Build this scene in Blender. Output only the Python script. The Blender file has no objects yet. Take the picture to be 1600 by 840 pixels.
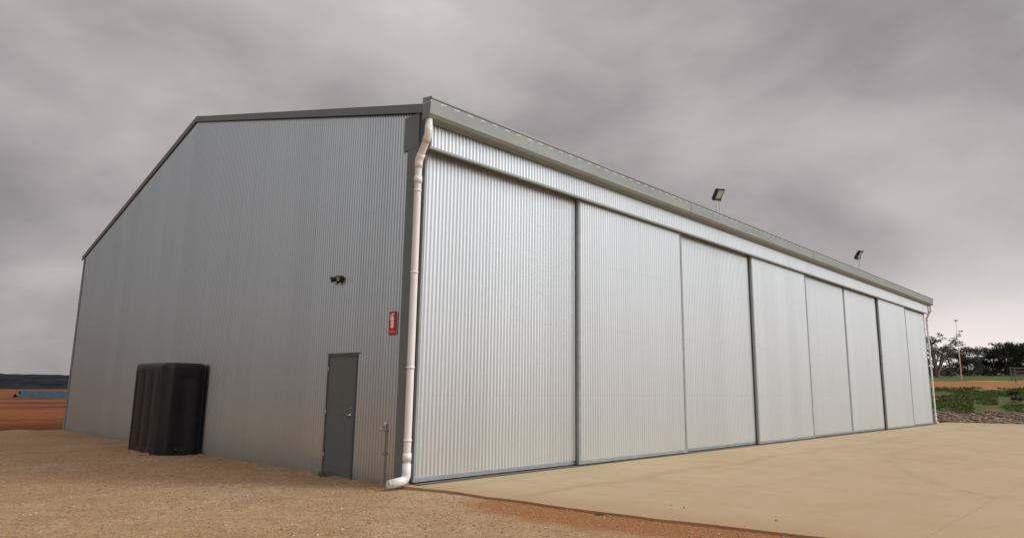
import bpy, bmesh, math, random
import numpy as np
from mathutils import Vector, Matrix, noise
random.seed(7); rng=np.random.default_rng(7)
S=bpy.context.scene; COL=S.collection
S.view_settings.view_transform='Standard'; S.view_settings.look='None'; S.view_settings.exposure=0

# ------------------------------------------------------------------ helpers
def link(o,parent=None):
    COL.objects.link(o)
    if parent is not None: o.parent=parent
    return o
def mesh_obj(name,verts,faces,mat,parent=None,smooth=False,label=None):
    me=bpy.data.meshes.new(name); me.from_pydata([tuple(v) for v in verts],[],faces); me.update()
    if smooth: me.polygons.foreach_set("use_smooth",[True]*len(me.polygons))
    if mat: me.materials.append(mat)
    o=bpy.data.objects.new(name,me); link(o,parent)
    if label: o["label"]=label
    return o
class Geo:
    def __init__(s): s.v=[]; s.f=[]
    def add(s,v,f):
        b=len(s.v); s.v+= [tuple(a) for a in v]; s.f+=[tuple(i+b for i in q) for q in f]; return s
    def box(s,x0,x1,y0,y1,z0,z1,M=None):
        v=[Vector(p) for p in((x0,y0,z0),(x1,y0,z0),(x1,y1,z0),(x0,y1,z0),(x0,y0,z1),(x1,y0,z1),(x1,y1,z1),(x0,y1,z1))]
        if M is not None: v=[M@p for p in v]
        return s.add(v,[(0,3,2,1),(4,5,6,7),(0,1,5,4),(1,2,6,5),(2,3,7,6),(3,0,4,7)])
    def tube(s,path,rad,seg=12,caps=True):
        path=[Vector(p) for p in path]; n=len(path)
        rs=rad if isinstance(rad,(list,tuple)) else [rad]*n
        t0=(path[1]-path[0]).normalized(); a=Vector((1,0,0)) if abs(t0.x)<.8 else Vector((0,1,0))
        u=t0.cross(a).normalized(); V=[]; F=[]
        for i in range(n):
            t=((path[min(i+1,n-1)]-path[i]).normalized()+(path[i]-path[max(i-1,0)]).normalized())
            t=t.normalized() if t.length>1e-6 else t0
            u=(u-t*u.dot(t)).normalized(); w=t.cross(u)
            for k in range(seg):
                an=2*math.pi*k/seg; V.append(path[i]+(u*math.cos(an)+w*math.sin(an))*rs[i])
        for i in range(n-1):
            for k in range(seg):
                k2=(k+1)%seg; F.append((i*seg+k,i*seg+k2,(i+1)*seg+k2,(i+1)*seg+k))
        if caps:
            F.append(tuple(reversed(range(seg)))); F.append(tuple((n-1)*seg+k for k in range(seg)))
        return s.add(V,F)
    def obj(s,name,mat,parent=None,smooth=False,label=None,bevel=0):
        o=mesh_obj(name,s.v,s.f,mat,parent,False,label)
        if smooth:
            o.data.polygons.foreach_set("use_smooth",[len(p.vertices)==4 for p in o.data.polygons])
        if bevel:
            m=o.modifiers.new("bevel",'BEVEL'); m.width=bevel; m.segments=2; m.limit_method='ANGLE'
        return o
def many(name,geos,mat,parent,smooth=False):
    return [g.obj(name,mat,parent,smooth) for g in geos]
def empty(name,loc,label,cat,group=None):
    e=bpy.data.objects.new(name,None); e.location=loc; e.empty_display_size=.3; link(e)
    e["label"]=label; e["category"]=cat
    if group: e["group"]=group
    return e

# ------------------------------------------------------------------ node helpers
class NT:
    def __init__(s,name):
        s.m=bpy.data.materials.new(name); s.m.use_nodes=True; s.t=s.m.node_tree; s.t.nodes.clear()
        s.out=s.n('ShaderNodeOutputMaterial'); s.b=s.n('ShaderNodeBsdfPrincipled'); s.l(s.b.outputs[0],s.out.inputs[0])
    def n(s,t,**k):
        a=s.t.nodes.new(t)
        for q,v in k.items(): setattr(a,q,v)
        return a
    def l(s,a,b): s.t.links.new(a,b)
    def val(s,sock,v):
        if isinstance(v,bpy.types.NodeSocket): s.l(v,sock)
        else: sock.default_value=v
    def math(s,op,a,b=0.0,c=None,clamp=False):
        n=s.n('ShaderNodeMath',operation=op,use_clamp=clamp); s.val(n.inputs[0],a); s.val(n.inputs[1],b)
        if c is not None: s.val(n.inputs[2],c)
        return n.outputs[0]
    def noise(s,vec,scale,detail=4,rough=.55,dist=0):
        n=s.n('ShaderNodeTexNoise'); s.l(vec,n.inputs['Vector']); n.inputs['Scale'].default_value=scale
        n.inputs['Detail'].default_value=detail; n.inputs['Roughness'].default_value=rough; n.inputs['Distortion'].default_value=dist
        return n.outputs[0]
    def map(s,v,a,b,c=0,d=1,smooth=True):
        n=s.n('ShaderNodeMapRange',interpolation_type='SMOOTHSTEP' if smooth else 'LINEAR'); s.val(n.inputs[0],v)
        for i,q in enumerate((a,b,c,d)): s.val(n.inputs[i+1],q)
        return n.outputs[0]
    def mix(s,f,a,b,mode='MIX'):
        n=s.n('ShaderNodeMix',data_type='RGBA',blend_type=mode); s.val(n.inputs[0],f)
        for i,q in ((6,a),(7,b)):
            if isinstance(q,tuple) and len(q)==3: q=q+(1,)
            s.val(n.inputs[i],q)
        return n.outputs[2]
    def coord(s): return s.n('ShaderNodeTexCoord').outputs['Object']
    def xyz(s,v):
        n=s.n('ShaderNodeSeparateXYZ'); s.l(v,n.inputs[0]); return n.outputs
    def scale(s,v,x,y,z):
        n=s.n('ShaderNodeMapping'); s.l(v,n.inputs[0]); n.inputs['Scale'].default_value=(x,y,z); return n.outputs[0]
    def bump(s,h,strength,dist):
        n=s.n('ShaderNodeBump'); s.l(h,n.inputs['Height']); n.inputs['Strength'].default_value=strength; n.inputs['Distance'].default_value=dist
        s.l(n.outputs[0],s.b.inputs['Normal'])
    def set(s,**k):
        for q,v in k.items():
            q={'col':'Base Color','rough':'Roughness','metal':'Metallic','spec':'Specular IOR Level'}[q]
            if isinstance(v,tuple) and len(v)==3: v=v+(1,)
            s.val(s.b.inputs[q],v)

def simple(name,col,rough=.6,metal=0,var=.15,scale=3,bump=0):
    t=NT(name); c=t.coord(); n=t.noise(c,scale,5)
    f=t.map(n,.3,.7,0,1,False)
    lo=tuple(a*(1-var) for a in col); hi=tuple(min(1,a*(1+var)) for a in col)
    t.set(col=t.mix(f,lo,hi),rough=t.map(n,.3,.7,max(0,rough-.08),min(1,rough+.08),False),metal=metal)
    if bump: t.bump(t.noise(c,scale*8,4),bump,.01)
    return t.m

def cladding(name,axis,col=(.66,.68,.695),lines=(1.35,2.7,4.05),sheet=.8,metal=.85,rough=.34,screw=.3):
    t=NT(name); c=t.coord(); X=t.xyz(c); u=X[axis]; z=X[2]
    sh=t.math('FLOOR',t.math('DIVIDE',u,sheet))
    wn=t.n('ShaderNodeTexWhiteNoise',noise_dimensions='1D'); t.l(sh,wn.inputs['W'])
    tone=t.map(wn.outputs[0],0,1,.97,1.025,False)
    st=t.noise(t.scale(c,9 if axis==0 else 1,9 if axis==1 else 1,.12),1,3)
    streak=t.map(st,.3,.7,.96,1.02,False)
    blotch=t.map(t.noise(c,.5,4),.3,.7,.99,1.01,False)
    f2=t.math('FRACT',t.math('DIVIDE',u,.16)); su=t.math('LESS_THAN',t.math('ABSOLUTE',t.math('SUBTRACT',f2,.5)),.07)
    sc=None
    for zz in lines:
        q=t.math('LESS_THAN',t.math('ABSOLUTE',t.math('SUBTRACT',z,zz)),.007)
        sc=q if sc is None else t.math('MAXIMUM',sc,q)
    v=t.math('MULTIPLY',t.math('MULTIPLY',tone,streak),blotch)
    v=t.math('MULTIPLY',v,t.math('SUBTRACT',1,t.math('MULTIPLY',t.math('MULTIPLY',sc,su),screw)))
    dirt=t.math('MULTIPLY',t.map(z,-.1,.25,1,0),t.map(t.noise(c,3,5),.35,.7))
    cc=t.n('ShaderNodeCombineColor'); 
    for i in range(3): t.l(t.math('MULTIPLY',v,col[i]),cc.inputs[i])
    t.set(col=t.mix(t.math('MULTIPLY',dirt,.3),cc.outputs[0],(.36,.27,.19)),metal=t.math('SUBTRACT',metal,t.math('MULTIPLY',dirt,.4)),
          rough=rough)
    return t.m

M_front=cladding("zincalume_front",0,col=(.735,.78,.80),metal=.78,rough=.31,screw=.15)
M_end=cladding("zincalume_end",1,col=(.435,.475,.485),lines=(1.5,3.0,4.5,6.0,7.2),metal=.95,rough=.28,screw=.15)  # same sheeting as the front, base colour darkened for the shaded side
M_trim=simple("galvanised_trim",(.175,.208,.206),.5,.15,.08,2)
M_dark=simple("dark_trim",(.10,.118,.122),.5,.15,.1,2)
M_frame=simple("galvanised_steel",(.255,.272,.272),.6,.15,.12,6)
M_track=simple("dusty_track",(.10,.085,.065),.85,0,.2,6)
M_roof=simple("roof_sheet",(.5,.5,.5),.4,.6,.08,2)
M_pvc=simple("white_pvc",(.74,.73,.695),.35,0,.05,3)
M_door=simple("grey_door_paint",(.120,.140,.140),.5,0,.06,3)
M_dframe=simple("grey_door_frame",(.10,.117,.117),.5,.1,.06,3)
M_black=simple("black_plastic",(.012,.012,.013),.45,0,.2,5)
M_chrome=simple("satin_steel",(.5,.5,.5),.3,.9,.05,5)
M_glass=simple("lamp_glass",(.40,.41,.39),.25,.0,.1,5)
M_red=simple("sign_red",(.62,.012,.018),.4,0,.05,3)
M_white=simple("sign_white",(.85,.85,.85),.4,0,.03,3)

def gutter_mat():
    t=NT("gutter_steel"); c=t.coord(); X=t.xyz(c)
    f=t.math('FRACT',t.math('DIVIDE',X[0],.30)); a=t.math('LESS_THAN',f,.4)
    b=t.math('LESS_THAN',t.math('ABSOLUTE',t.math('SUBTRACT',X[2],6.035)),.007)
    m=t.math('MULTIPLY',a,b)
    n=t.noise(t.scale(c,.6,3,3),1.5,5)
    base=t.mix(t.map(n,.3,.7,0,1,False),(.205,.226,.217),(.26,.28,.268))
    t.set(col=t.mix(t.math('MULTIPLY',m,.9),base,(.6,.6,.58)),rough=.5,metal=.15); return t.m
M_gut=gutter_mat()

# ------------------------------------------------------------------ terrain function
Lx=31.7
def ss(x,a,b):
    t=min(1,max(0,(x-a)/(b-a))); return t*t*(3-2*t)
def slab_left(y): return float(np.interp(-y,[0,.8,3.5,5.8,9,20,60],[-.18,.05,.42,1.0,1.8,4.5,14]))
def slab_right(y): return 34.8+.56*min(20,max(0,-y))
def ground_z(x,y):
    z=float(np.interp(y,[-60,-2,0,4.5,12,20,150,600,2500],[-.03,-.03,-.045,-.11,-.19,-.26,-1.9,-6,-10]))
    u=x-slab_right(y)+35
    hx=float(np.interp(u,[34.6,36,41,57,69,100,140,300,3000],[-.02,.06,.75,1.95,2.6,3.6,4.9,6,6]))
    z+=hx*(1-.85*ss(y,40,110)) if u>34.6 else 0
    sl=slab_left(y)
    inside = (x>sl-.15 and x<slab_right(y)+.2 and y<.1) or (x>.1 and x<31.6 and 0<y<20.2)
    if not inside:
        d=1
        if y<.1: d=ss(sl-x,.0,1.2) if x<15 else ss(x-slab_right(y),0,2)
        a=.035 if x<15 else .12
        n=noise.noise(Vector((x*.45,y*.45,0)))*a+noise.noise(Vector((x*1.7,y*1.7,3)))*a*.35+noise.noise(Vector((x*4.7,y*4.7,9)))*a*.16
        z+=n*d
        if x<15:
            z+=.09*math.exp(-((x+1.5)/.7)**2)*ss(y,2.6,5)*(.6+noise.noise(Vector((0,y*.8,0))))
            if 7.4<y<10.1 and x>-1.4: z=max(z,-.16)
    if inside and y<.1: z=min(z,-.03)
    if inside and y>=.1: z=min(z,-.12)
    return z
def axis_coords(a,b,step,lo,hi):
    c=list(np.arange(a,b,step)); s=step; x=b
    while x<hi: c.append(x); s*=1.16; x+=s
    c.append(hi); s=step; x=a-step; L=[]
    while x>lo: L.append(x); s*=1.16; x-=s
    L.append(lo); return L[::-1]+c
xs=axis_coords(-9,3,.14,-2500,2500); ys=axis_coords(-9,24,.2,-2500,2500)
xs=sorted(set([round(float(v),4) for v in xs if not(33<v<75)]+[round(float(v),4) for v in np.arange(33,75,.4)]))
V=[];zone=[]
for yy in ys:
    for xx in xs:
        V.append((xx,yy,ground_z(xx,yy)))
        red=max(ss(yy,19.2,21.5)*(1-ss(xx,30,33)),1-ss(xx,-20,-14),ss(yy-.25*max(0,xx-30),26,40))  # unseen soil far left is added to darken the gable's reflection
        u=xx-slab_right(yy)+35
        grass=ss(u,38.0,39.5)*(1-ss(u,55,58))+ss(u,72,80)*.8
        if yy>19: grass*=ss(xx,30,40)
        grass*=1-red
        d=slab_left(yy)-xx
        clay=(1-ss(d,.1,1.8))*ss(-yy,.3,3.0) if xx<15 else ss(u,56,58)*(1-ss(u,70,78))
        zone.append((red,grass,clay,1))
nx=len(xs);F=[(j*nx+i,j*nx+i+1,(j+1)*nx+i+1,(j+1)*nx+i) for j in range(len(ys)-1) for i in range(nx-1)]
def ground_mat():
    t=NT("ground_soil"); c=t.coord()
    at=t.n('ShaderNodeAttribute',attribute_name="zone"); sep=t.n('ShaderNodeSeparateColor'); t.l(at.outputs['Color'],sep.inputs[0])
    R,G,B=sep.outputs
    vo=t.n('ShaderNodeTexVoronoi'); t.l(c,vo.inputs['Vector']); vo.inputs['Scale'].default_value=50
    vs=t.n('ShaderNodeSeparateColor'); t.l(vo.outputs['Color'],vs.inputs[0])
    v2=t.n('ShaderNodeTexVoronoi'); t.l(c,v2.inputs['Vector']); v2.inputs['Scale'].default_value=20
    vs2=t.n('ShaderNodeSeparateColor'); t.l(v2.outputs['Color'],vs2.inputs[0])
    big=t.noise(c,.35,5,.6); mid=t.noise(c,2.2,6,.65); fine=t.noise(c,22,5,.7)
    g=t.mix(t.map(mid,.3,.7,0,1,False),(.475,.305,.165),(.36,.21,.105))
    g=t.mix(t.map(big,.50,.68,0,.7),g,(.51,.36,.22))
    g=t.mix(t.map(big,.48,.34,0,.45),g,(.38,.205,.092))
    g=t.mix(t.map(vs.outputs[0],.0,1,0,.45,False),g,(.56,.415,.27))
    g=t.mix(t.map(vs.outputs[1],.72,1,0,.7,False),g,(.15,.085,.045))
    g=t.mix(t.map(vs2.outputs[1],.84,1,0,.45,False),g,(.56,.44,.31))
    g=t.mix(t.map(vs2.outputs[0],.86,1,0,.45,False),g,(.18,.10,.055))
    g=t.mix(t.map(fine,.5,.8,0,.45),g,(.19,.11,.052))
    tr=t.noise(t.scale(c,.5,1.6,1),.8,4,.5,.5); g=t.mix(t.map(tr,.56,.66,0,.22),g,(.30,.17,.085))
    def mask(m,w=.9):
        return t.map(t.math('ADD',m,t.math('MULTIPLY',t.math('SUBTRACT',t.math('ADD',t.math('MULTIPLY',mid,.6),t.math('MULTIPLY',fine,.4)),.5),w)),.3,.7)
    clay=t.mix(t.map(fine,.3,.7,0,1,False),(.26,.092,.03),(.37,.165,.06))
    clay=t.mix(t.map(vs.outputs[1],.75,1,0,.5,False),clay,(.45,.31,.21))
    g=t.mix(t.math('MULTIPLY',mask(B),.92),g,clay)
    red=t.mix(t.map(mid,.35,.65,0,1,False),(.17,.052,.018),(.25,.088,.034))
    red=t.mix(t.map(t.noise(t.scale(c,.03,.12,1),1,4),.5,.62),red,(.085,.034,.018))
    g=t.mix(mask(R),g,red)
    gr=t.mix(t.map(mid,.3,.7,0,1,False),(.06,.095,.026),(.11,.12,.045))
    gr=t.mix(t.map(t.noise(c,.5,4),.58,.70),gr,(.22,.13,.07))
    g=t.mix(mask(G),g,gr)
    t.set(col=g,rough=.95,spec=.1)
    h=t.math('ADD',t.math('MULTIPLY',vo.outputs['Distance'],-.7),t.math('MULTIPLY',t.noise(c,14,6,.7),1.15))
    t.bump(h,.85,.03)
    return t.m
ground=mesh_obj("ground",V,F,ground_mat(),smooth=True); ground["kind"]="structure"
ca=ground.data.color_attributes.new("zone",'FLOAT_COLOR','POINT'); ca.data.foreach_set("color",np.array(zone,dtype=np.float32).ravel())

# concrete apron
def slab_mat():
    t=NT("dusty_concrete"); c=t.coord(); X=t.xyz(c)
    big=t.noise(c,.28,5,.6); mid=t.noise(c,1.6,6,.65); fine=t.noise(c,30,4,.7)
    g=t.mix(t.map(big,.35,.65,0,1),(.385,.278,.160),(.412,.305,.185))
    g=t.mix(t.map(mid,.45,.75,0,.28),g,(.34,.235,.125))
    g=t.mix(t.map(fine,.45,.8,0,.4),g,(.28,.205,.13))
    e=t.math('ADD',X[0],t.math('MULTIPLY',X[1],.17)); e=t.math('ADD',e,t.math('MULTIPLY',t.math('SUBTRACT',mid,.5),1.5))
    g=t.mix(t.map(e,.0,.9,.5,0),g,(.34,.19,.09))
    wv=t.noise(t.scale(c,.07,.9,1),1.2,5,.5,.6)
    g=t.mix(t.map(wv,.52,.72,0,.22),g,(.30,.20,.115))
    sp=t.noise(c,7,5,.75); g=t.mix(t.map(sp,.60,.72,0,.45),g,(.20,.13,.075))
    q=t.map(t.math('ABSOLUTE',t.math('ADD',X[1],t.math('ADD',1.9,t.math('MULTIPLY',t.math('SUBTRACT',t.noise(c,.4,4),.5),1.6)))),.03,.22,1,0)
    g=t.mix(t.math('MULTIPLY',q,.25),g,(.22,.15,.09))
    dx=t.math('SUBTRACT',X[0],14.0); dy=t.math('ADD',X[1],16.0)
    rad=t.math('SQRT',t.math('ADD',t.math('MULTIPLY',dx,dx),t.math('MULTIPLY',dy,dy)))
    q=t.map(t.math('ABSOLUTE',t.math('SUBTRACT',rad,12.6)),.03,.16,1,0)
    g=t.mix(t.math('MULTIPLY',t.math('MULTIPLY',q,.22),t.map(t.noise(c,3,4),.4,.6)),g,(.16,.11,.07))
    for ax,per in ((0,8.0),(1,6.0)):
        f=t.math('FRACT',t.math('DIVIDE',t.math('ADD',X[ax],100.0+(3.9 if ax==0 else 2.6)),per)); j=t.math('LESS_THAN',f,.012/per)
        g=t.mix(t.math('MULTIPLY',j,.4),g,(.2,.13,.08))
    t.set(col=g,rough=t.map(mid,.3,.7,.6,.85,False),spec=.3); t.bump(t.math('ADD',fine,t.math('MULTIPLY',mid,.4)),.25,.008); return t.m
yl=[.02,-.2,-.5,-.8]+[-.8-.3*i for i in range(1,60)]+[-22,-30,-45]
L=[(slab_left(min(y,0))+.02*math.sin(y*5)+.025*noise.noise(Vector((y*2,0,5))),y) for y in yl]; Rr=[(slab_right(y),y) for y in yl]
bv=[];n=len(yl)
for (a,b),(c_,d) in zip(L,Rr): bv+=[(a,b,0),(c_,d,0),(a,b,-.14),(c_,d,-.14)]
bf=[(4*i,4*i+4,4*i+5,4*i+1) for i in range(n-1)]+[(4*i,4*i+2,4*i+6,4*i+4) for i in range(n-1)]+[(4*i+1,4*i+5,4*i+7,4*i+3) for i in range(n-1)]+[(0,1,3,2)]
apron=mesh_obj("concrete_apron",bv,bf,slab_mat()); apron["kind"]="structure"

# ------------------------------------------------------------------ the shed
W=20.3; HE=6.03; HR=8.67
shed=empty("metal_shed",(0,0,0),"large corrugated zincalume shed with eight tall sliding doors","shed")
def roofz(y): return HE+(HR-HE)*(1-abs(y-W/2)/(W/2))
PITCH=.08; AMP=.0165
def corr(name,axis,a,b,z0,zt,off,sign,mat,parent,amp=AMP,pitch=PITCH):
    n=int(round((b-a)/pitch*8)); V=[];F=[]
    for i in range(n+1):
        u=a+(b-a)*i/n; d=off+sign*amp*math.sin(2*math.pi*u/pitch)
        zz=zt(u) if callable(zt) else zt
        for z in (z0,zz): V.append((u,d,z) if axis==0 else (d,u,z))
    for i in range(n): 
        q=(2*i,2*i+2,2*i+3,2*i+1); F.append(q if (axis==0 and sign<0) or (axis==1 and sign>0) else q[::-1])
    return mesh_obj(name,V,F,mat,parent,True)
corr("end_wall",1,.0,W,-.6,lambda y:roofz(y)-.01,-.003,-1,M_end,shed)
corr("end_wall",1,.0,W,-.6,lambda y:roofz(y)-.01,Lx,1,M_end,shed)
corr("rear_wall",0,0.02,Lx-.02,-.6,HE,W+.005,1,M_front,shed)
V=[];F=[];y0=-.34;y1=W+.25;zz0=HE+(HR-HE)/(W/2)*y0
n=int((Lx+.1)/.2*6)
for i in range(n+1):
    x=-.05+(Lx+.1)*i/n; d=.012*math.sin(2*math.pi*x/.2)
    V+=[(x,y0,zz0+.09+d),(x,W/2,HR+.09+d),(x,y1,HE-(HR-HE)/(W/2)*.25+.09+d)]
for i in range(n): a=3*i; F+=[(a,a+3,a+4,a+1),(a+1,a+4,a+5,a+2)]
mesh_obj("roof",V,F,M_roof,shed,True)
sl=(HR-HE)/(W/2); HB=[(0,3,2,1),(4,5,6,7),(0,1,5,4),(1,2,6,5),(2,3,7,6),(3,0,4,7)]
for x0,x1 in ((-.065,-.03),(Lx+.03,Lx+.065)):
    for (ya,yb) in ((-.30,W/2),(W/2,W+.20)):
        g=Geo()
        za=HE+sl*ya if ya<W/2 else HR; zb=HR if yb<=W/2 else HE-sl*.20
        lo,hi=-.01,.13
        g.add([(x0,ya,za+lo),(x1,ya,za+lo),(x1,yb,zb+lo),(x0,yb,zb+lo),(x0,ya,za+hi),(x1,ya,za+hi),(x1,yb,zb+hi),(x0,yb,zb+hi)],HB)
        X0,X1=(x0,x0+.2) if x0<0 else (x1-.2,x1)
        g.add([(X0,ya,za+hi+.003),(X1,ya,za+hi+.003),(X1,yb,zb+hi+.003),(X0,yb,zb+hi+.003),(X0,ya,za+hi+.012),(X1,ya,za+hi+.012),(X1,yb,zb+hi+.012),(X0,yb,zb+hi+.012)],HB)
        g.obj("barge_flashing",M_trim,shed)
g=Geo(); g.add([(-.04,W/2-.25,HR+.09),(-.04,W/2,HR+.16),(-.04,W/2+.25,HR+.09),(Lx+.04,W/2-.25,HR+.09),(Lx+.04,W/2,HR+.16),(Lx+.04,W/2+.25,HR+.09)],[(0,3,4,1),(1,4,5,2)]); g.obj("ridge_cap",M_trim,shed)
def gutter(front=True):
    prof=[(-.335,6.13),(-.335,5.775),(-.47,5.795),(-.505,5.84),(-.52,6.07),(-.52,6.105),(-.545,6.105),(-.545,6.075),(-.53,6.06),(-.515,5.83),(-.478,5.775),(-.32,5.75),(-.32,6.13)]
    if not front: prof=[(y+.14,z) for y,z in prof]
    V=[];k=len(prof); X0=-.20 if front else .05; X1=Lx+.12; o_=0 if front else .14
    for x in (X0,X1):
        for y,z in prof: V.append((x,y if front else W-y,z))
    F=[(i,(i+1)%k,k+(i+1)%k,k+i) for i in range(k)]
    e=[(-.32,6.14),(-.32,5.75),(-.478,5.775),(-.515,5.83),(-.53,6.06),(-.545,6.105)]
    for x in (X0-.003,X0+.005,X1+.003,X1-.005):
        b=len(V); V+=[(x,(y+o_) if front else W-y-o_,z) for y,z in e]; F.append(tuple(range(b,b+6)))
    for x in ([8.1,16.1,24.1]):
        b=len(V); q=[(-.548,6.11),(-.535,6.06),(-.519,5.83),(-.48,5.77),(-.33,5.746)]
        for xx in (x,x+.06): V+=[(xx,(y+o_) if front else W-y-o_,z) for y,z in q]
        F+=[(b+i,b+i+1,b+6+i,b+5+i) for i in range(4)]
    return mesh_obj("gutter",V,F,M_gut,shed)
gutter(True); gutter(False)
corr("header_panel",0,.02,Lx-.02,5.36,5.80,-.29,-1,M_front,shed)
Geo().box(-.02,Lx+.02,-.325,-.255,5.325,5.362).obj("header_angle",M_frame,shed)
many("header_cheek",[Geo().box(-.018,.008,-.318,.0,5.365,6.05),Geo().box(Lx-.008,Lx+.018,-.318,.0,5.365,6.05)],M_dark,shed)
Geo().box(.03,Lx-.03,-.25,-.03,5.56,5.60).obj("door_track",M_dark,shed)
Geo().box(-.034,-.02,-.03,.27,-.12,5.42).box(-.040,-.022,-.03,.37,5.42,6.02).box(-.034,.05,-.045,-.031,-.12,5.5).obj("corner_flashing",M_trim,shed)
Geo().box(Lx+.02,Lx+.034,-.03,.30,-.12,6.0).box(Lx-.08,Lx+.034,-.045,-.031,-.12,5.5).obj("corner_flashing",M_trim,shed)
Geo().box(-.034,-.02,W-.16,W+.03,-.6,HE-.03).box(-.034,.13,W+.031,W+.045,-.6,HE-.03).obj("corner_flashing",M_frame,shed)
Geo().box(.06,Lx-.1,-.255,-.02,.002,.014).obj("floor_track",M_track,shed)
edges=[.055,4.04,8.05,12.05,16.05,20.05,23.9,27.8,31.6]
outer_doors={1,3,6}
for i in range(8):
    a,b=edges[i],edges[i+1]
    outer=i in outer_doors; yc=-.19 if outer else -.09
    if i>0: a+= -.05 if ((i in outer_doors)!=((i-1) in outer_doors)) else .006
    if i<7: b+= .05 if ((i in outer_doors)!=((i+1) in outer_doors)) else -.006
    d=bpy.data.objects.new("sliding_door",None); link(d,shed); d.empty_display_size=.2
    corr("cladding",0,a+.02,b-.02,.07,5.5,yc,-1,M_front,d)
    y0,y1=yc-.026,yc+.035; sw=.07
    g=Geo().box(a,a+(sw if i else .045),y0,y1,.03,5.52).box(b-sw,b,y0,y1,.03,5.52).box(a+(sw if i else .045),b-sw,y0-.003,y1,.032,.095).box(a+(sw if i else .045),b-sw,yc+.02,y1,5.4,5.52)
    g.obj("door_frame",M_frame,d)
pd=bpy.data.objects.new("personnel_door",None); link(pd,shed)
Geo().box(-.05,.02,1.45,1.49,-.1,1.99).box(-.05,.02,2.36,2.40,-.1,1.99).box(-.05,.02,1.45,2.40,1.99,2.03).box(-.055,.02,1.43,2.42,2.03,2.045).obj("door_frame",M_dframe,pd)
Geo().box(-.035,.01,1.494,2.356,-.06,1.986).obj("door_leaf",M_door,pd,label="plain grey flush steel door leaf")
Geo().box(-.05,.015,1.49,2.36,-.13,-.062).obj("threshold",M_frame,pd)
h=Geo().tube([(-.034,1.57,.98),(-.042,1.57,.98),(-.08,1.57,.98),(-.088,1.58,.98),(-.09,1.70,.98)],[.028,.026,.010,.010,.010],14); h.obj("handle",M_chrome,pd,True)
Geo().tube([(-.034,1.57,1.10),(-.044,1.57,1.10)],.022,16).obj("lock",M_chrome,pd,True)
for z in (.25,1.0,1.75): Geo().tube([(-.052,2.36,z-.05),(-.052,2.36,z+.05)],.009,8).obj("hinge",M_chrome,pd,True)

def arc(p,n=5):
    pts=[Vector(q) for q in p]; out=[pts[0]]
    for i in range(1,len(pts)-1):
        a=(pts[i-1]-pts[i]).normalized();b=(pts[i+1]-pts[i]).normalized();r=.10
        r=min(r,(pts[i-1]-pts[i]).length*.45,(pts[i+1]-pts[i]).length*.45)
        A=pts[i]+a*r;B=pts[i]+b*r
        for k in range(n+1):
            s=k/n; out.append(A*(1-s)**2+pts[i]*2*s*(1-s)+B*s*s)
    out.append(pts[-1]); return out
def downpipe(cx,sg,gz,yl_=-.14,k=1.0):
    xu=cx-sg*.13; x2=cx-sg*.10; yu=-.41
    if sg<0: xu=cx+.0; x2=cx+.0
    P=[(xu,yu,5.79),(xu,yu,5.50),(x2,yl_,5.14),(x2,yl_,.10+gz),(x2-sg*.33,yl_,.07+gz)]
    o=Geo().tube(arc(P),.058*k,20).obj("downpipe",M_pvc,shed,True)
    G=[Geo().tube([(x2,yl_,4.74),(x2,yl_,4.86)],.067*k,20),Geo().tube([(x2,yl_,.36),(x2,yl_,.48)],.068*k,20),
       Geo().tube(arc([(x2,yl_,.32),(x2,yl_,.10+gz),(x2-sg*.28,yl_,.07+gz)]),.068*k,20),
       Geo().tube(arc([(xu,yu,5.66),(xu,yu,5.50),(xu,yu+.07,5.40)]),.067*k,20),
       Geo().tube(arc([(x2,yl_-.07,5.235),(x2,yl_,5.14),(x2,yl_,5.0)]),.067*k,20)]
    many("pipe_socket",G,M_pvc,o,True)
    many("pipe_bracket",[Geo().tube([(x2,yl_,z),(x2,yl_,z+.035)],.064*k,20).box(x2-.012,x2+.012,yl_+.045,-.045,z+.004,z+.03) for z in (4.6,3.25,1.75,.65)],M_pvc,o,True)
downpipe(.0,1,-.02); downpipe(Lx,-1,0,-.20,.72)

# ------------------------------------------------------------------ sign
sg=empty("safety_sign",(-.047,.46,2.31),"red fire extinguisher sign with white pictogram on shed wall","sign")
Geo().box(-.004,.0,-.10,.10,0,.38).obj("sign_plate",M_red,sg)
ic=Geo(); 
def rr(cy,cz,w,hh,r,x=-.0065,n=6):
    pts=[]
    for qx,qz,a0 in ((1,1,0),(-1,1,90),(-1,-1,180),(1,-1,270)):
        for k in range(n+1):
            a=math.radians(a0+90*k/n); pts.append((x,-(cy+qx*(w/2-r)+r*math.cos(a)),cz+qz*(hh/2-r)+r*math.sin(a)))
    return pts
for p in (rr(0,.205,.08,.20,.03),rr(0,.317,.034,.03,.004),rr(.01,.34,.066,.02,.004),rr(-.052,.28,.014,.10,.005),rr(-.030,.324,.048,.013,.004)):
    ic.add(p,[tuple(range(len(p)))[::-1]])
ic.obj("pictogram",M_white,sg)
def text(body,size,loc_,rot,mat,parent,name="lettering"):
    cu=bpy.data.curves.new(name,'FONT'); cu.body=body; cu.size=size; cu.align_x='CENTER'; cu.align_y='CENTER'
    t=bpy.data.objects.new(name,cu); COL.objects.link(t); bpy.context.view_layer.update()
    dg=bpy.context.evaluated_depsgraph_get(); me=bpy.data.meshes.new_from_object(t.evaluated_get(dg)); 
    bpy.data.objects.remove(t); me.materials.clear(); me.materials.append(mat)
    o=bpy.data.objects.new(name,me); link(o,parent); o.location=loc_; o.rotation_euler=rot; return o
text("FIRE\nEXTINGUISHER",.026,(-.0065,0,.055),(math.radians(90),0,math.radians(-90)),M_white,sg)

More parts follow.
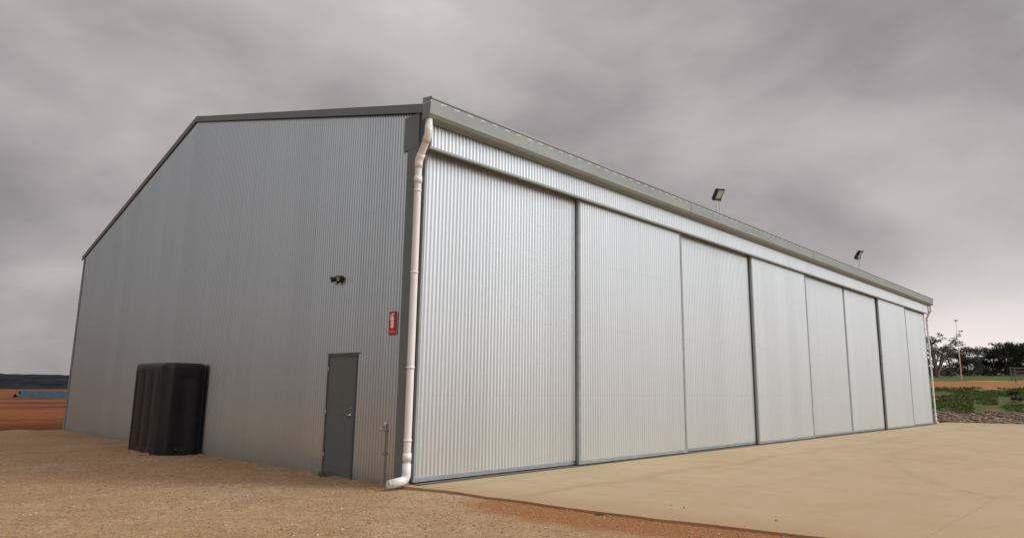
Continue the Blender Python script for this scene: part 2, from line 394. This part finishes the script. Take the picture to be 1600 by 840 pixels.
# ------------------------------------------------------------------ security light
sl=empty("security_light",(-.02,2.12,3.39),"black twin-head security light with sensor on shed wall","wall light"); sl.scale=(.85,.85,.85)
Geo().box(-.05,.0,-.06,.06,-.05,.07).obj("mounting_box",M_black,sl,bevel=.008)
for dy,rot in ((.13,.5),(-.10,-.3)):
    e=Geo(); d=Vector((-1,rot,-.35)).normalized(); p=Vector((-.09,dy,.02))
    e.tube([(-.045,dy*.4,.03),tuple(p-d*.03)],.012,8)
    e.tube([tuple(p-d*.06),tuple(p-d*.03),tuple(p+d*.04),tuple(p+d*.10)],[.028,.045,.055,.068],16)
    o=e.obj("lamp_head",M_black,sl,True)
    Geo().tube([tuple(p+d*.1005),tuple(p+d*.104)],.050,16).obj("lens",M_frame,o)
Geo().tube([(-.05,.0,-.03),(-.09,.0,-.06),(-.12,.0,-.075)],[.02,.03,.03],12).obj("sensor",M_black,sl,True)

# ------------------------------------------------------------------ floodlights
def flood(x,y,z,rot,s):
    f=empty("floodlight",(x,y,z),"black LED floodlight on two thin posts at roof edge","floodlight","floodlights along the shed eave"); f.scale=(s,s,s)
    many("post",[Geo().tube([(-.09,0,-.05),(-.09,0,.46)],.015,8),Geo().tube([(.09,0,-.05),(.09,0,.46)],.015,8)],M_chrome,f)
    M=Matrix.Translation((0,-.02,.66))@Matrix.Rotation(rot,4,'Z')@Matrix.Rotation(math.radians(35),4,'X')@Matrix.Rotation(math.radians(-12),4,'Y')
    b=Geo().box(-.19,.19,-.035,.035,-.19,.19,M)
    for k in range(9): b.box(-.16+k*.036,-.152+k*.036,.036,.08,-.16,.16,M)
    b.obj("lamp_housing",M_black,f,bevel=.004)
    Geo().box(-.13,.13,-.039,-.0355,-.12,.14,M).obj("lens",M_glass,f)
    Geo().tube([M@Vector((-.205,0,0)),(-.17,0,.49),(-.15,0,.46),(.15,0,.46),(.17,0,.49),M@Vector((.205,0,0))],.010,8).obj("yoke",M_black,f)
flood(10.0,-.28,6.16,math.radians(0),.88); flood(21.6,-.28,6.16,math.radians(6),1.0)

# ------------------------------------------------------------------ standpipe
sp=empty("standpipe",(-.07,.50,-.05),"thin galvanised standpipe with tap against shed wall","tap")
Geo().tube([(0,0,-.1),(0,0,.90),(0,0,.901),(0,0,.96)],[.016,.016,.021,.021],10).obj("pipe",M_pvc,sp,True)
Geo().tube(arc([(0,0,.88),(-.06,0,.88),(-.085,0,.83)]),.014,10).obj("tap_spout",M_chrome,sp,True)
Geo().tube([(-.045,0,.88),(-.045,0,.93)],.008,8).box(-.05,-.04,-.028,.028,.93,.94).obj("tap_handle",M_chrome,sp,True)
many("wall_clip",[Geo().box(-.018,.05,-.03,.03,.45,.48),Geo().box(-.018,.05,-.03,.03,.80,.83)],M_frame,sp)

# ------------------------------------------------------------------ water tank
tk=empty("water_tank",(-.56,8.72,-.24),"black ribbed slimline plastic water tank against shed wall","water tank")
def tank_mesh():
    HY,HX,H=1.06,.49,2.17; R=.22
    pts=[]
    def addline(a,b,n,nrm):
        for i in range(n): 
            s=i/n; pts.append(((a[0]+(b[0]-a[0])*s,a[1]+(b[1]-a[1])*s),nrm))
    def addarc(cx,cy,a0,n=8):
        for i in range(n):
            a=math.radians(a0+90*i/n); pts.append(((cx+R*math.cos(a),cy+R*math.sin(a)),(math.cos(a),math.sin(a))))
    addline((HX,-HY+R),(HX,HY-R),72,(1,0)); addarc(HX-R,HY-R,0)
    addline((HX-R,HY),(-HX+R,HY),10,(0,1)); addarc(-HX+R,HY-R,90)
    addline((-HX,HY-R),(-HX,-HY+R),72,(-1,0)); addarc(-HX+R,-HY+R,180)
    addline((-HX+R,-HY),(HX-R,-HY),10,(0,-1)); addarc(HX-R,-HY+R,270)
    NP=len(pts); NZ=60; V=[];F=[]
    for j in range(NZ+1):
        t=j/NZ; z=H*t; ins=0
        if t<.02: ins=.01
        if t>.95: q=(t-.95)/.05; ins=.08*(1-math.sqrt(max(0,1-q*q)))
        for (p,nm) in pts:
            x,y=p; d=ins
            if abs(nm[0])==1:
                w=ss(t,.06,.13)*(1-ss(t,.86,.93)); ph=(y+HY-R)/(2*(HY-R))*3
                rib=abs(math.sin(math.pi*ph)); d+=.04*w*(1-rib**.7)*(1 if .02<ph/3<.98 else 0)
            elif abs(nm[1])==1:
                w=ss(t,.08,.15)*(1-ss(t,.82,.90)); d+=.018*w*(.5+.5*math.cos(2*math.pi*x/(2*(HX-R))))
            V.append((x-nm[0]*d,y-nm[1]*d,z))
    for j in range(NZ):
        for k in range(NP):
            k2=(k+1)%NP; F.append((j*NP+k,j*NP+k2,(j+1)*NP+k2,(j+1)*NP+k))
    F.append(tuple(NZ*NP+k for k in range(NP))); F.append(tuple(reversed(range(NP))))
    return V,F
tm=NT("tank_plastic"); tc=tm.coord(); tn=tm.noise(tc,2,3)
tm.set(col=tm.mix(tm.map(tn,.35,.7,0,1),(.008,.008,.011),(.012,.012,.015)),rough=tm.map(tn,.3,.7,.34,.42,False),spec=.4)
V,F=tank_mesh(); o=mesh_obj("tank_body",V,F,tm.m,tk,True)
Geo().tube([(.1,.35,2.15),(.1,.35,2.185),(.1,.35,2.19)],[.20,.20,.17],24).obj("inlet_lid",tm.m,tk,True)
Geo().tube([(-.1,-1.04,.22),(-.1,-1.11,.22),(-.1,-1.111,.22),(-.1,-1.16,.22)],[.04,.04,.022,.022],12).obj("outlet",M_black,tk,True)

# ------------------------------------------------------------------ stones
def stones(name,pts,mat,label=None):
    V=[];F=[]
    base=[Vector(p) for p in((1,0,0),(-1,0,0),(0,1,0),(0,-1,0),(0,0,1),(0,0,-1),)]
    ico=bmesh.new(); bmesh.ops.create_icosphere(ico,subdivisions=1,radius=1); iv=[v.co.copy() for v in ico.verts]; iface=[tuple(v.index for v in f.verts) for f in ico.faces]; ico.free()
    for (x,y,z,r) in pts:
        b=len(V); big=r>.03
        bv_,bf_=(iv,iface) if big else (base,[(0,2,4),(2,1,4),(1,3,4),(3,0,4),(2,0,5),(1,2,5),(3,1,5),(0,3,5)])
        sx,sy,sz=r*random.uniform(.7,1.3),r*random.uniform(.7,1.3),r*random.uniform(.45,.8); a=random.uniform(0,6.28); ca_,sa=math.cos(a),math.sin(a)
        for v in bv_:
            q=1+random.uniform(-.22,.22); X=v.x*sx*q;Y=v.y*sy*q
            V.append((x+X*ca_-Y*sa,y+X*sa+Y*ca_,z+v.z*sz*q))
        F+=[tuple(i+b for i in f) for f in bf_]
    o=mesh_obj(name,V,F,mat); o["kind"]="stuff"; return o
def stone_mat(name,c1,c2,c3):
    t=NT(name); g=t.n('ShaderNodeNewGeometry'); r=g.outputs['Random Per Island']; c=t.coord()
    q=t.mix(t.map(r,0,.6,0,1,False),c1,c2); q=t.mix(t.map(r,.7,1,0,1,False),q,c3)
    q=t.mix(t.map(t.noise(c,12,4),.4,.7,0,.4),q,c2); t.set(col=q,rough=.9,spec=.2); return t.m
pts=[]
while len(pts)<20000:
    x=random.uniform(-9,1.6); y=random.uniform(-8,9)
    if y>0 and x>-.05: continue
    if x>slab_left(y)-.02 and y<.1 and random.random()<.985: continue
    if x<=slab_left(y) and noise.noise(Vector((x*.8,y*.8,1)))+random.uniform(-.5,.5)<-.05: continue
    r=.005+.018*random.random()**4
    on=x>slab_left(y)-.02 and y<.1
    pts.append((x,y,(0 if on else ground_z(x,y))+r*.2,r))
stones("gravel",pts,stone_mat("gravel_stone",(.43,.285,.16),(.28,.165,.09),(.56,.45,.33)))
pts=[]
while len(pts)<2200:
    u=random.uniform(35.1,39.0); y=random.uniform(-9,4); x=u-35+slab_right(y)
    if y>-.3 and u<35.5: continue
    r=.05+.10*random.random()**2
    pts.append((x,y,ground_z(x,y)+r*.2,r))
stones("rubble_bank",pts,stone_mat("rubble_stone",(.16,.10,.068),(.19,.135,.10),(.27,.22,.19)))
for (x,y,r,l) in ((-1.35,7.45,.07,"rough tan rock beside the black water tank"),):
    ico=bmesh.new(); bmesh.ops.create_icosphere(ico,subdivisions=3,radius=1)
    for v in ico.verts:
        k=1+.35*noise.noise(v.co*1.6)+.12*noise.noise(v.co*5); v.co=Vector((v.co.x*k*1.5,v.co.y*k*1.1,v.co.z*k*.7))*r
    me=bpy.data.meshes.new("rock"); ico.to_mesh(me); ico.free(); me.materials.append(stone_mat("rock_stone",(.34,.23,.14),(.28,.18,.11),(.40,.29,.20)))
    o=bpy.data.objects.new("rock",me); link(o); o.location=(x,y,ground_z(x,y)+r*.3); o["label"]=l; o["category"]="rock"

# ------------------------------------------------------------------ grass
def blades(name,clumps,mat,h,wd,nb):
    V=[];F=[]
    for (x,y,s) in clumps:
        z=ground_z(x,y)-.02
        for k in range(nb):
            a=random.uniform(0,6.28); rr_=abs(random.gauss(0,.5))*s*h; px,py=x+rr_*math.cos(a),y+rr_*math.sin(a)
            b=random.uniform(0,6.28); hh=h*s*random.uniform(.5,1.2); w=wd*random.uniform(.6,1.3); lean=hh*random.uniform(.1,.7)
            dx,dy=math.cos(b)*w,math.sin(b)*w; lx,ly=math.cos(a)*lean,math.sin(a)*lean
            i=len(V); V+=[(px-dx,py-dy,z),(px+dx,py+dy,z),(px+lx*.4+dx*.7,py+ly*.4+dy*.7,z+hh*.6),(px+lx*.4-dx*.7,py+ly*.4-dy*.7,z+hh*.6),(px+lx,py+ly,z+hh)]
            F+=[(i,i+1,i+2,i+3),(i+3,i+2,i+4)]
    return mesh_obj(name,V,F,mat)
def leafmat(name,c1,c2,c3):
    t=NT(name); g=t.n('ShaderNodeNewGeometry'); r=g.outputs['Random Per Island']; c=t.coord()
    q=t.mix(r,c1,c2); q=t.mix(t.map(t.noise(c,.9,4),.4,.65,0,.8),q,c3); t.set(col=q,rough=.7,spec=.2); return t.m
M_grass=leafmat("grass_blades",(.065,.115,.024),(.10,.15,.038),(.14,.135,.05))
cl=[]
while len(cl)<4200:
    u=random.uniform(38.3,57); y=random.uniform(-11,7); x=u-35+slab_right(y)
    if noise.noise(Vector((x*.25,y*.35,4)))<-.16: continue
    cl.append((x,y,random.uniform(.5,1.1)))
o=blades("grass",cl,M_grass,.17,.025,14); o["kind"]="stuff"
def tuft(x,y,h,n,label):
    o=blades("weed",[(x,y,1)],M_grass,h,.005,n); o["label"]=label; o["category"]="weed"; o["group"]="weeds at the shed and slab edge"
for (x,y,h) in ((-.14,2.1,.12),(-.12,2.3,.08)): tuft(x,y,h,60,"small green weed growing at shed wall base")
tuft(.36,-3.42,.055,40,"small green weed at concrete slab edge")
M_bush=leafmat("bush_leaves",(.045,.07,.02),(.08,.11,.035),(.03,.045,.015))
def leaf_cloud(blobs,n,size,V,F):
    tot=sum(b[3]**2 for b in blobs)
    for (bx,by,bz,br) in blobs:
        for k in range(int(n*br*br/tot)):
            d=Vector((random.gauss(0,1),random.gauss(0,1),random.gauss(0,1))).normalized()*br*random.random()**.45
            d.z*=.75; p=Vector((bx,by,bz))+d; s=size*random.uniform(.5,1.3)
            a=Vector((random.gauss(0,1),random.gauss(0,1),random.gauss(0,.6))).normalized(); b=a.orthogonal().normalized()
            i=len(V); V+=[tuple(p-a*s),tuple(p+b*s*.5),tuple(p+a*s),tuple(p-b*s*.5)]; F.append((i,i+1,i+2,i+3))
for (u,y,s) in ((45,-1.6,.38),(46.5,-3.6,.45),(49,-1.0,.4),(51,-4.5,.5)):
    x=u-35+slab_right(y); z=ground_z(x,y); V=[];F=[]
    leaf_cloud([(random.uniform(-.4,.4)*s,random.uniform(-.6,.6)*s,.35*s+random.uniform(0,.2),s*random.uniform(.35,.6)) for _ in range(7)],900,.05,V,F)
    o=mesh_obj("bush",V,F,M_bush); o.location=(x,y,z); o["label"]="low green bush growing on the rubble bank"; o["category"]="bush"; o["group"]="bushes on the bank"

# ------------------------------------------------------------------ trees
M_bark=simple("bark",(.12,.095,.08),.9,0,.3,4)
def tree_meshes(seed,H,sparse,leafm):
    random.seed(seed); g=Geo(); tips=[]
    def branch(p,d,l,r,lvl):
        n=5; path=[p]; q=p.copy(); dd=d.copy()
        for i in range(n):
            dd=(dd+Vector((random.gauss(0,.13),random.gauss(0,.13),random.gauss(.03,.06)))).normalized(); q=q+dd*l/n; path.append(q.copy())
        g.tube(path,[r*(1-.6*i/n) for i in range(n+1)],6 if lvl<2 else 4)
        if lvl>=3: tips.append(q); return
        for k in range(3 if lvl else 5):
            t=random.uniform(.45,1) if lvl else random.uniform(.25,1); bp=path[min(n,int(t*n))]
            a=random.uniform(0,6.28); nd=(dd*.5+Vector((math.cos(a),math.sin(a),random.uniform(-.25,.6)))*.85).normalized()
            branch(bp,nd,l*random.uniform(.5,.72),r*.45,lvl+1)
        tips.append(q)
    branch(Vector((0,0,-.3)),Vector((random.uniform(-.12,.12),random.uniform(-.12,.12),1)).normalized(),H*.42,H*.024,0)
    mx=max(t.z for t in tips); k=H*.9/mx
    g.v=[tuple(c*k for c in v) for v in g.v]; tips=[t*k for t in tips]
    V=[];F=[]
    blobs=[(t.x,t.y,t.z,H*random.uniform(.05,.115)*(0.8 if sparse else 1.2)) for t in tips if random.random()<(.8 if sparse else .97)]
    if not sparse:
        for _ in range(60):
            a=random.uniform(0,6.28); z=random.uniform(.08,.86)*H; rad=H*.50*math.sqrt(max(.05,1-((z/H-.42)/.50)**2))*random.uniform(.2,1)
            blobs.append((rad*math.cos(a),rad*math.sin(a),z,H*random.uniform(.08,.14)))
    leaf_cloud(blobs,2200 if sparse else 11000,H*.019,V,F)
    tm_=bpy.data.meshes.new("trunk"); tm_.from_pydata(g.v,[],g.f); tm_.materials.append(M_bark)
    cm=bpy.data.meshes.new("crown"); cm.from_pydata(V,[],F); cm.materials.append(leafm); return tm_,cm
M_leafD=leafmat("dark_gum_leaves",(.030,.040,.020),(.050,.060,.030),(.018,.024,.014))
M_leafP=leafmat("pale_gum_leaves",(.12,.10,.075),(.17,.14,.10),(.08,.07,.05))
kinds={"p":[tree_meshes(s,8,True,M_leafP) for s in (3,4)],"d":[tree_meshes(s,7,False,M_leafD) for s in (11,12,13,14)]}
def put_tree(k,i,x,y,sc,label,grp):
    tm_,cm=kinds[k][i]
    e=empty("tree",(x,y,ground_z(x,y)-.1),label,"tree",grp); e.scale=(sc,sc,sc*random.uniform(.92,1.05)); e.rotation_euler=(0,0,random.uniform(0,6.28))
    link(bpy.data.objects.new("trunk",tm_),e); link(bpy.data.objects.new("crown",cm),e)
def at(azdeg,dist):
    a=math.radians(azdeg); return -6.56+dist*math.cos(a),-8.62+dist*math.sin(a)
random.seed(5)
for az,dist,k,i,sc in ((12.0,125,'p',0,.95),(11.2,135,'p',1,.72),(10.3,130,'d',0,.74),(8.7,140,'d',2,.82),(7.8,138,'d',3,.80),(6.9,142,'d',0,.85),(6.1,139,'d',1,.80),(5.3,141,'d',3,.88),(4.4,140,'d',2,.85),(3.5,140,'d',1,.9),(9.5,150,'d',3,.55),(12.9,140,'d',2,.5),(2.6,143,'d',0,.9)):
    x,y=at(az,dist)
    put_tree(k,i,x,y,sc,"sparse pale gum tree on the ridge" if k=='p' else "dark dense gum tree on the ridge","trees along the ridge")
V=[];F=[];random.seed(9)
for j in range(110):
    az=random.uniform(-4,16); x,y=at(az,random.uniform(165,200)); z=ground_z(x,y)
    leaf_cloud([(x+random.uniform(-3,3),y+random.uniform(-3,3),z+random.uniform(.5,1.8),random.uniform(.9,1.6)) for _ in range(3)],130,.35,V,F)
o=mesh_obj("scrub",V,F,M_leafD); o["kind"]="stuff"

# ------------------------------------------------------------------ fence, pole, shelter
M_rail=simple("weathered_rail",(.17,.155,.145),.7,.2,.2,2)
def fence(x,ya,yb,label):
    f=empty("rail_fence",(x,ya,ground_z(x,ya)),label,"fence","stock yard fences")
    g=Geo(); n=int(abs(yb-ya)/2.4)
    for k in range(n+1):
        y=(yb-ya)*k/n; z=ground_z(x,ya+y)-f.location.z
        if k==0: pm=Geo().tube([(0,0,-.3),(0,0,1.35)],.05,8).obj("post",M_rail,f); pm.location=(0,y,z)
        else:
            c=pm.copy(); COL.objects.link(c); c.parent=f; c.location=(0,y,z)
    for h in (.35,.65,.95,1.25):
        g=Geo(); g.tube([(0,(yb-ya)*k/n,ground_z(x,ya+(yb-ya)*k/n)-f.location.z+h) for k in range(n+1)],.028,6); g.obj("rail",M_rail,f)
fence(70,-9,1.6,"weathered steel rail fence of a stock yard"); fence(78,-10,3.0,"weathered steel rail fence of a stock yard")
x,y=72.0,6.15
lp=empty("light_pole",(x,y,ground_z(x,y)),"tall slender white light pole standing on the bank","light pole")
Geo().tube([(0,0,-.3),(0,0,6.0)],[.055,.035],12).obj("pole",M_pvc,lp,True)
Geo().box(-.08,.08,-.16,.16,6.0,6.09).obj("lamp_head",M_rail,lp,bevel=.02)
x,y=84,-3.0
ys_=empty("yard_shelter",(x,y,ground_z(x,y)),"small open steel shelter in the stock yard","shelter")
many("post",[Geo().tube([(a,b,-.2),(a,b,c)],.06,8) for a,b,c in ((0,0,2.0),(0,5,2.0),(3,0,2.3),(3,5,2.3))],M_rail,ys_)
g=Geo(); g.add([(-.3,-.4,2.0),(3.3,-.4,2.36),(3.3,5.4,2.36),(-.3,5.4,2.0),(-.3,-.4,2.08),(3.3,-.4,2.44),(3.3,5.4,2.44),(-.3,5.4,2.08)],HB); g.obj("roof",M_rail,ys_)

# ------------------------------------------------------------------ blue canopies, hills
M_blue=simple("blue_cover",(.010,.036,.058),.85,0,.6,1.6)
M_leg=simple("dark_leg",(.06,.06,.06),.7,0,.2,2)
for (x,y,w,hh,rz) in ((-8,138,16,.75,.05),(8,143,11,.9,-.03),(22,134,8,.7,.02),(-2,160,14,1.4,.0),(14,165,10,1.5,.02),(29,156,13,1.2,.0)):
    c=empty("shade_canopy",(x,y,ground_z(x,y)),"long low blue covered frame standing in red paddock","canopy","blue covered frames in the paddock"); c.rotation_euler=(0,0,rz)
    V=[];F=[];n=14
    for i in range(n+1):
        X=-w/2+w*i/n; s=.09*math.sin(i*2.1)
        V+=[(X,-1.6,hh*.16+s*.5),(X,-1.1,hh*.7+s*.5),(X,.0,hh+s),(X,1.1,hh*.7),(X,1.6,hh*.16)]
    for i in range(n):
        for k in range(4): F.append((5*i+k,5*i+5+k,5*i+6+k,5*i+1+k))
    mesh_obj("cover",V,F,M_blue,c,True)
    first=None
    for i in range(0,n+1,2):
        X=-w/2+w*i/n
        for yy in (-1.55,1.55):
            if first is None: first=Geo().tube([(0,0,-.2),(0,0,hh*.16)],.05,6).obj("leg",M_leg,c); first.location=(X,yy,0)
            else:
                q=first.copy(); COL.objects.link(q); q.parent=c; q.location=(X,yy,0)
V=[];F=[];n=400
for i in range(n+1):
    x=-700+1500*i/n
    t=10.0+1.0*noise.noise(Vector((x*.004,0,2)))+.5*noise.noise(Vector((x*.03,0,7)))+.7*noise.noise(Vector((x*.17,0,7)))
    for j,(dy,h) in enumerate(((0,0),(12,.5),(30,.85),(50,1.0),(110,1.25),(250,.3))):
        V.append((x,560+dy,-6.5+t*h))
for i in range(n):
    for j in range(5): F.append((6*i+j,6*i+6+j,6*i+7+j,6*i+1+j))
tm=NT("wooded_hill"); c=tm.coord(); nn=tm.noise(tm.scale(c,.05,.05,.3),1,6,.7)
tm.set(col=tm.mix(tm.map(nn,.4,.6),(.009,.012,.014),(.020,.024,.026)),rough=.95,spec=.05)  # blue-grey cast in the colour stands in for distance haze
o=mesh_obj("hill",V,F,tm.m,None,True); o["kind"]="structure"

# ------------------------------------------------------------------ sky / light
SUN_EL=math.radians(40); sa=math.radians(-54); sun_dir=Vector((math.cos(sa)*math.cos(SUN_EL),math.sin(sa)*math.cos(SUN_EL),math.sin(SUN_EL))).normalized()
w=bpy.data.worlds.new("World"); S.world=w; w.use_nodes=True; T=w.node_tree; T.nodes.clear()
class WT(NT):
    def __init__(s): s.t=T
t=WT(); out=t.n('ShaderNodeOutputWorld'); bg=t.n('ShaderNodeBackground'); t.l(bg.outputs[0],out.inputs[0])
gc=t.n('ShaderNodeTexCoord').outputs['Generated']
nv=t.n('ShaderNodeVectorMath',operation='NORMALIZE'); t.l(gc,nv.inputs[0]); D=nv.outputs[0]; X=t.xyz(D)
zc=t.math('ADD',t.math('MAXIMUM',X[2],0.0),.62)
cv=t.n('ShaderNodeCombineXYZ'); t.l(t.math('DIVIDE',X[0],zc),cv.inputs[0]); t.l(t.math('DIVIDE',X[1],zc),cv.inputs[1]); t.l(t.math('MULTIPLY',X[2],1.6),cv.inputs[2]); C=cv.outputs[0]
n1=t.noise(C,2.1,8,.47,.2); n2=t.noise(C,6.0,6,.52,.25)
cl=t.math('ADD',t.math('MULTIPLY',n1,.84),t.math('MULTIPLY',n2,.16))
def dot(v):
    q=t.n('ShaderNodeVectorMath',operation='DOT_PRODUCT'); t.l(D,q.inputs[0]); q.inputs[1].default_value=Vector(v).normalized(); return q.outputs['Value']
def ae(az,el):
    a,e=math.radians(az),math.radians(el); return (math.cos(a)*math.cos(e),math.sin(a)*math.cos(e),math.sin(e))
# broad cloud masses, the unseen ones added for wall reflections: (azimuth, elevation, angular radius, change)
for az,el,rad,am in ((12,19,17,-.07),(25,23,9,.07),(43,31,18,.05),(62,26,18,.03),(114,3,36,-.30),(145,5,30,-.14),(125,55,42,.18),(210,28,40,.20)):
    m=t.map(dot(ae(az,el)),math.cos(math.radians(rad)),1.0,0,am); cl=t.math('ADD',cl,m)
f=t.map(cl,.28,.68,0,1)
col=t.mix(f,(.25,.225,.230),(.535,.487,.487))
dk=t.map(cl,.06,.31,1,0); col=t.mix(t.math('MULTIPLY',dk,.8),col,(.060,.063,.068))
br=t.map(cl,.66,.9,0,1); col=t.mix(br,col,(.90,.88,.88))
low=t.math('MULTIPLY',t.map(dot(ae(6,4)),.935,1.0),t.map(X[2],.02,.22,1,.0))
col=t.mix(t.math('MULTIPLY',low,.95),col,(.95,.86,.84))
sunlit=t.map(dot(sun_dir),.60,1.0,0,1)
col=t.mix(t.math('MULTIPLY',sunlit,.9),col,(2.7,2.68,2.68))  # bright sky around the sun, out of view, added to light the doors
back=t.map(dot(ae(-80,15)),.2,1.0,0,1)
col=t.mix(t.math('MULTIPLY',back,.6),col,(1.12,1.11,1.12))  # wider bright lobe added behind the camera for the front wall
sky=t.n('ShaderNodeTexSky',sky_type='NISHITA'); sky.sun_disc=False; sky.sun_elevation=SUN_EL; sky.sun_rotation=math.atan2(sun_dir.x,sun_dir.y)
sk=t.n('ShaderNodeVectorMath',operation='SCALE'); t.l(sky.outputs[0],sk.inputs[0]); sk.inputs['Scale'].default_value=.004
ad=t.n('ShaderNodeVectorMath',operation='ADD'); t.l(col,ad.inputs[0]); t.l(sk.outputs[0],ad.inputs[1])
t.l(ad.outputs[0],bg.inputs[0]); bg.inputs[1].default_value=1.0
sd=bpy.data.lights.new("sun",'SUN'); sd.energy=1.5; sd.angle=math.radians(12); sd.color=(1,.99,.96)
so=bpy.data.objects.new("sun",sd); link(so); so.rotation_euler=(-sun_dir).to_track_quat('-Z','Y').to_euler()

# ------------------------------------------------------------------ camera
yaw,pitch,roll,fpx=.7732,.1735,.0146,1046.97
fw=Vector((math.cos(yaw)*math.cos(pitch),math.sin(yaw)*math.cos(pitch),math.sin(pitch)))
r=Vector((math.sin(yaw),-math.cos(yaw),0)); u=r.cross(fw)
r2=r*math.cos(roll)+u*math.sin(roll); u2=-r*math.sin(roll)+u*math.cos(roll)
cd=bpy.data.cameras.new("camera"); cd.sensor_width=36; cd.lens=fpx/1600*36; cd.clip_end=6000; cd.clip_start=.05
co=bpy.data.objects.new("camera",cd); link(co)
M=Matrix((( r2.x,u2.x,-fw.x,-6.5622),(r2.y,u2.y,-fw.y,-8.6229),(r2.z,u2.z,-fw.z,1.5),(0,0,0,1))); co.matrix_world=M
S.camera=co
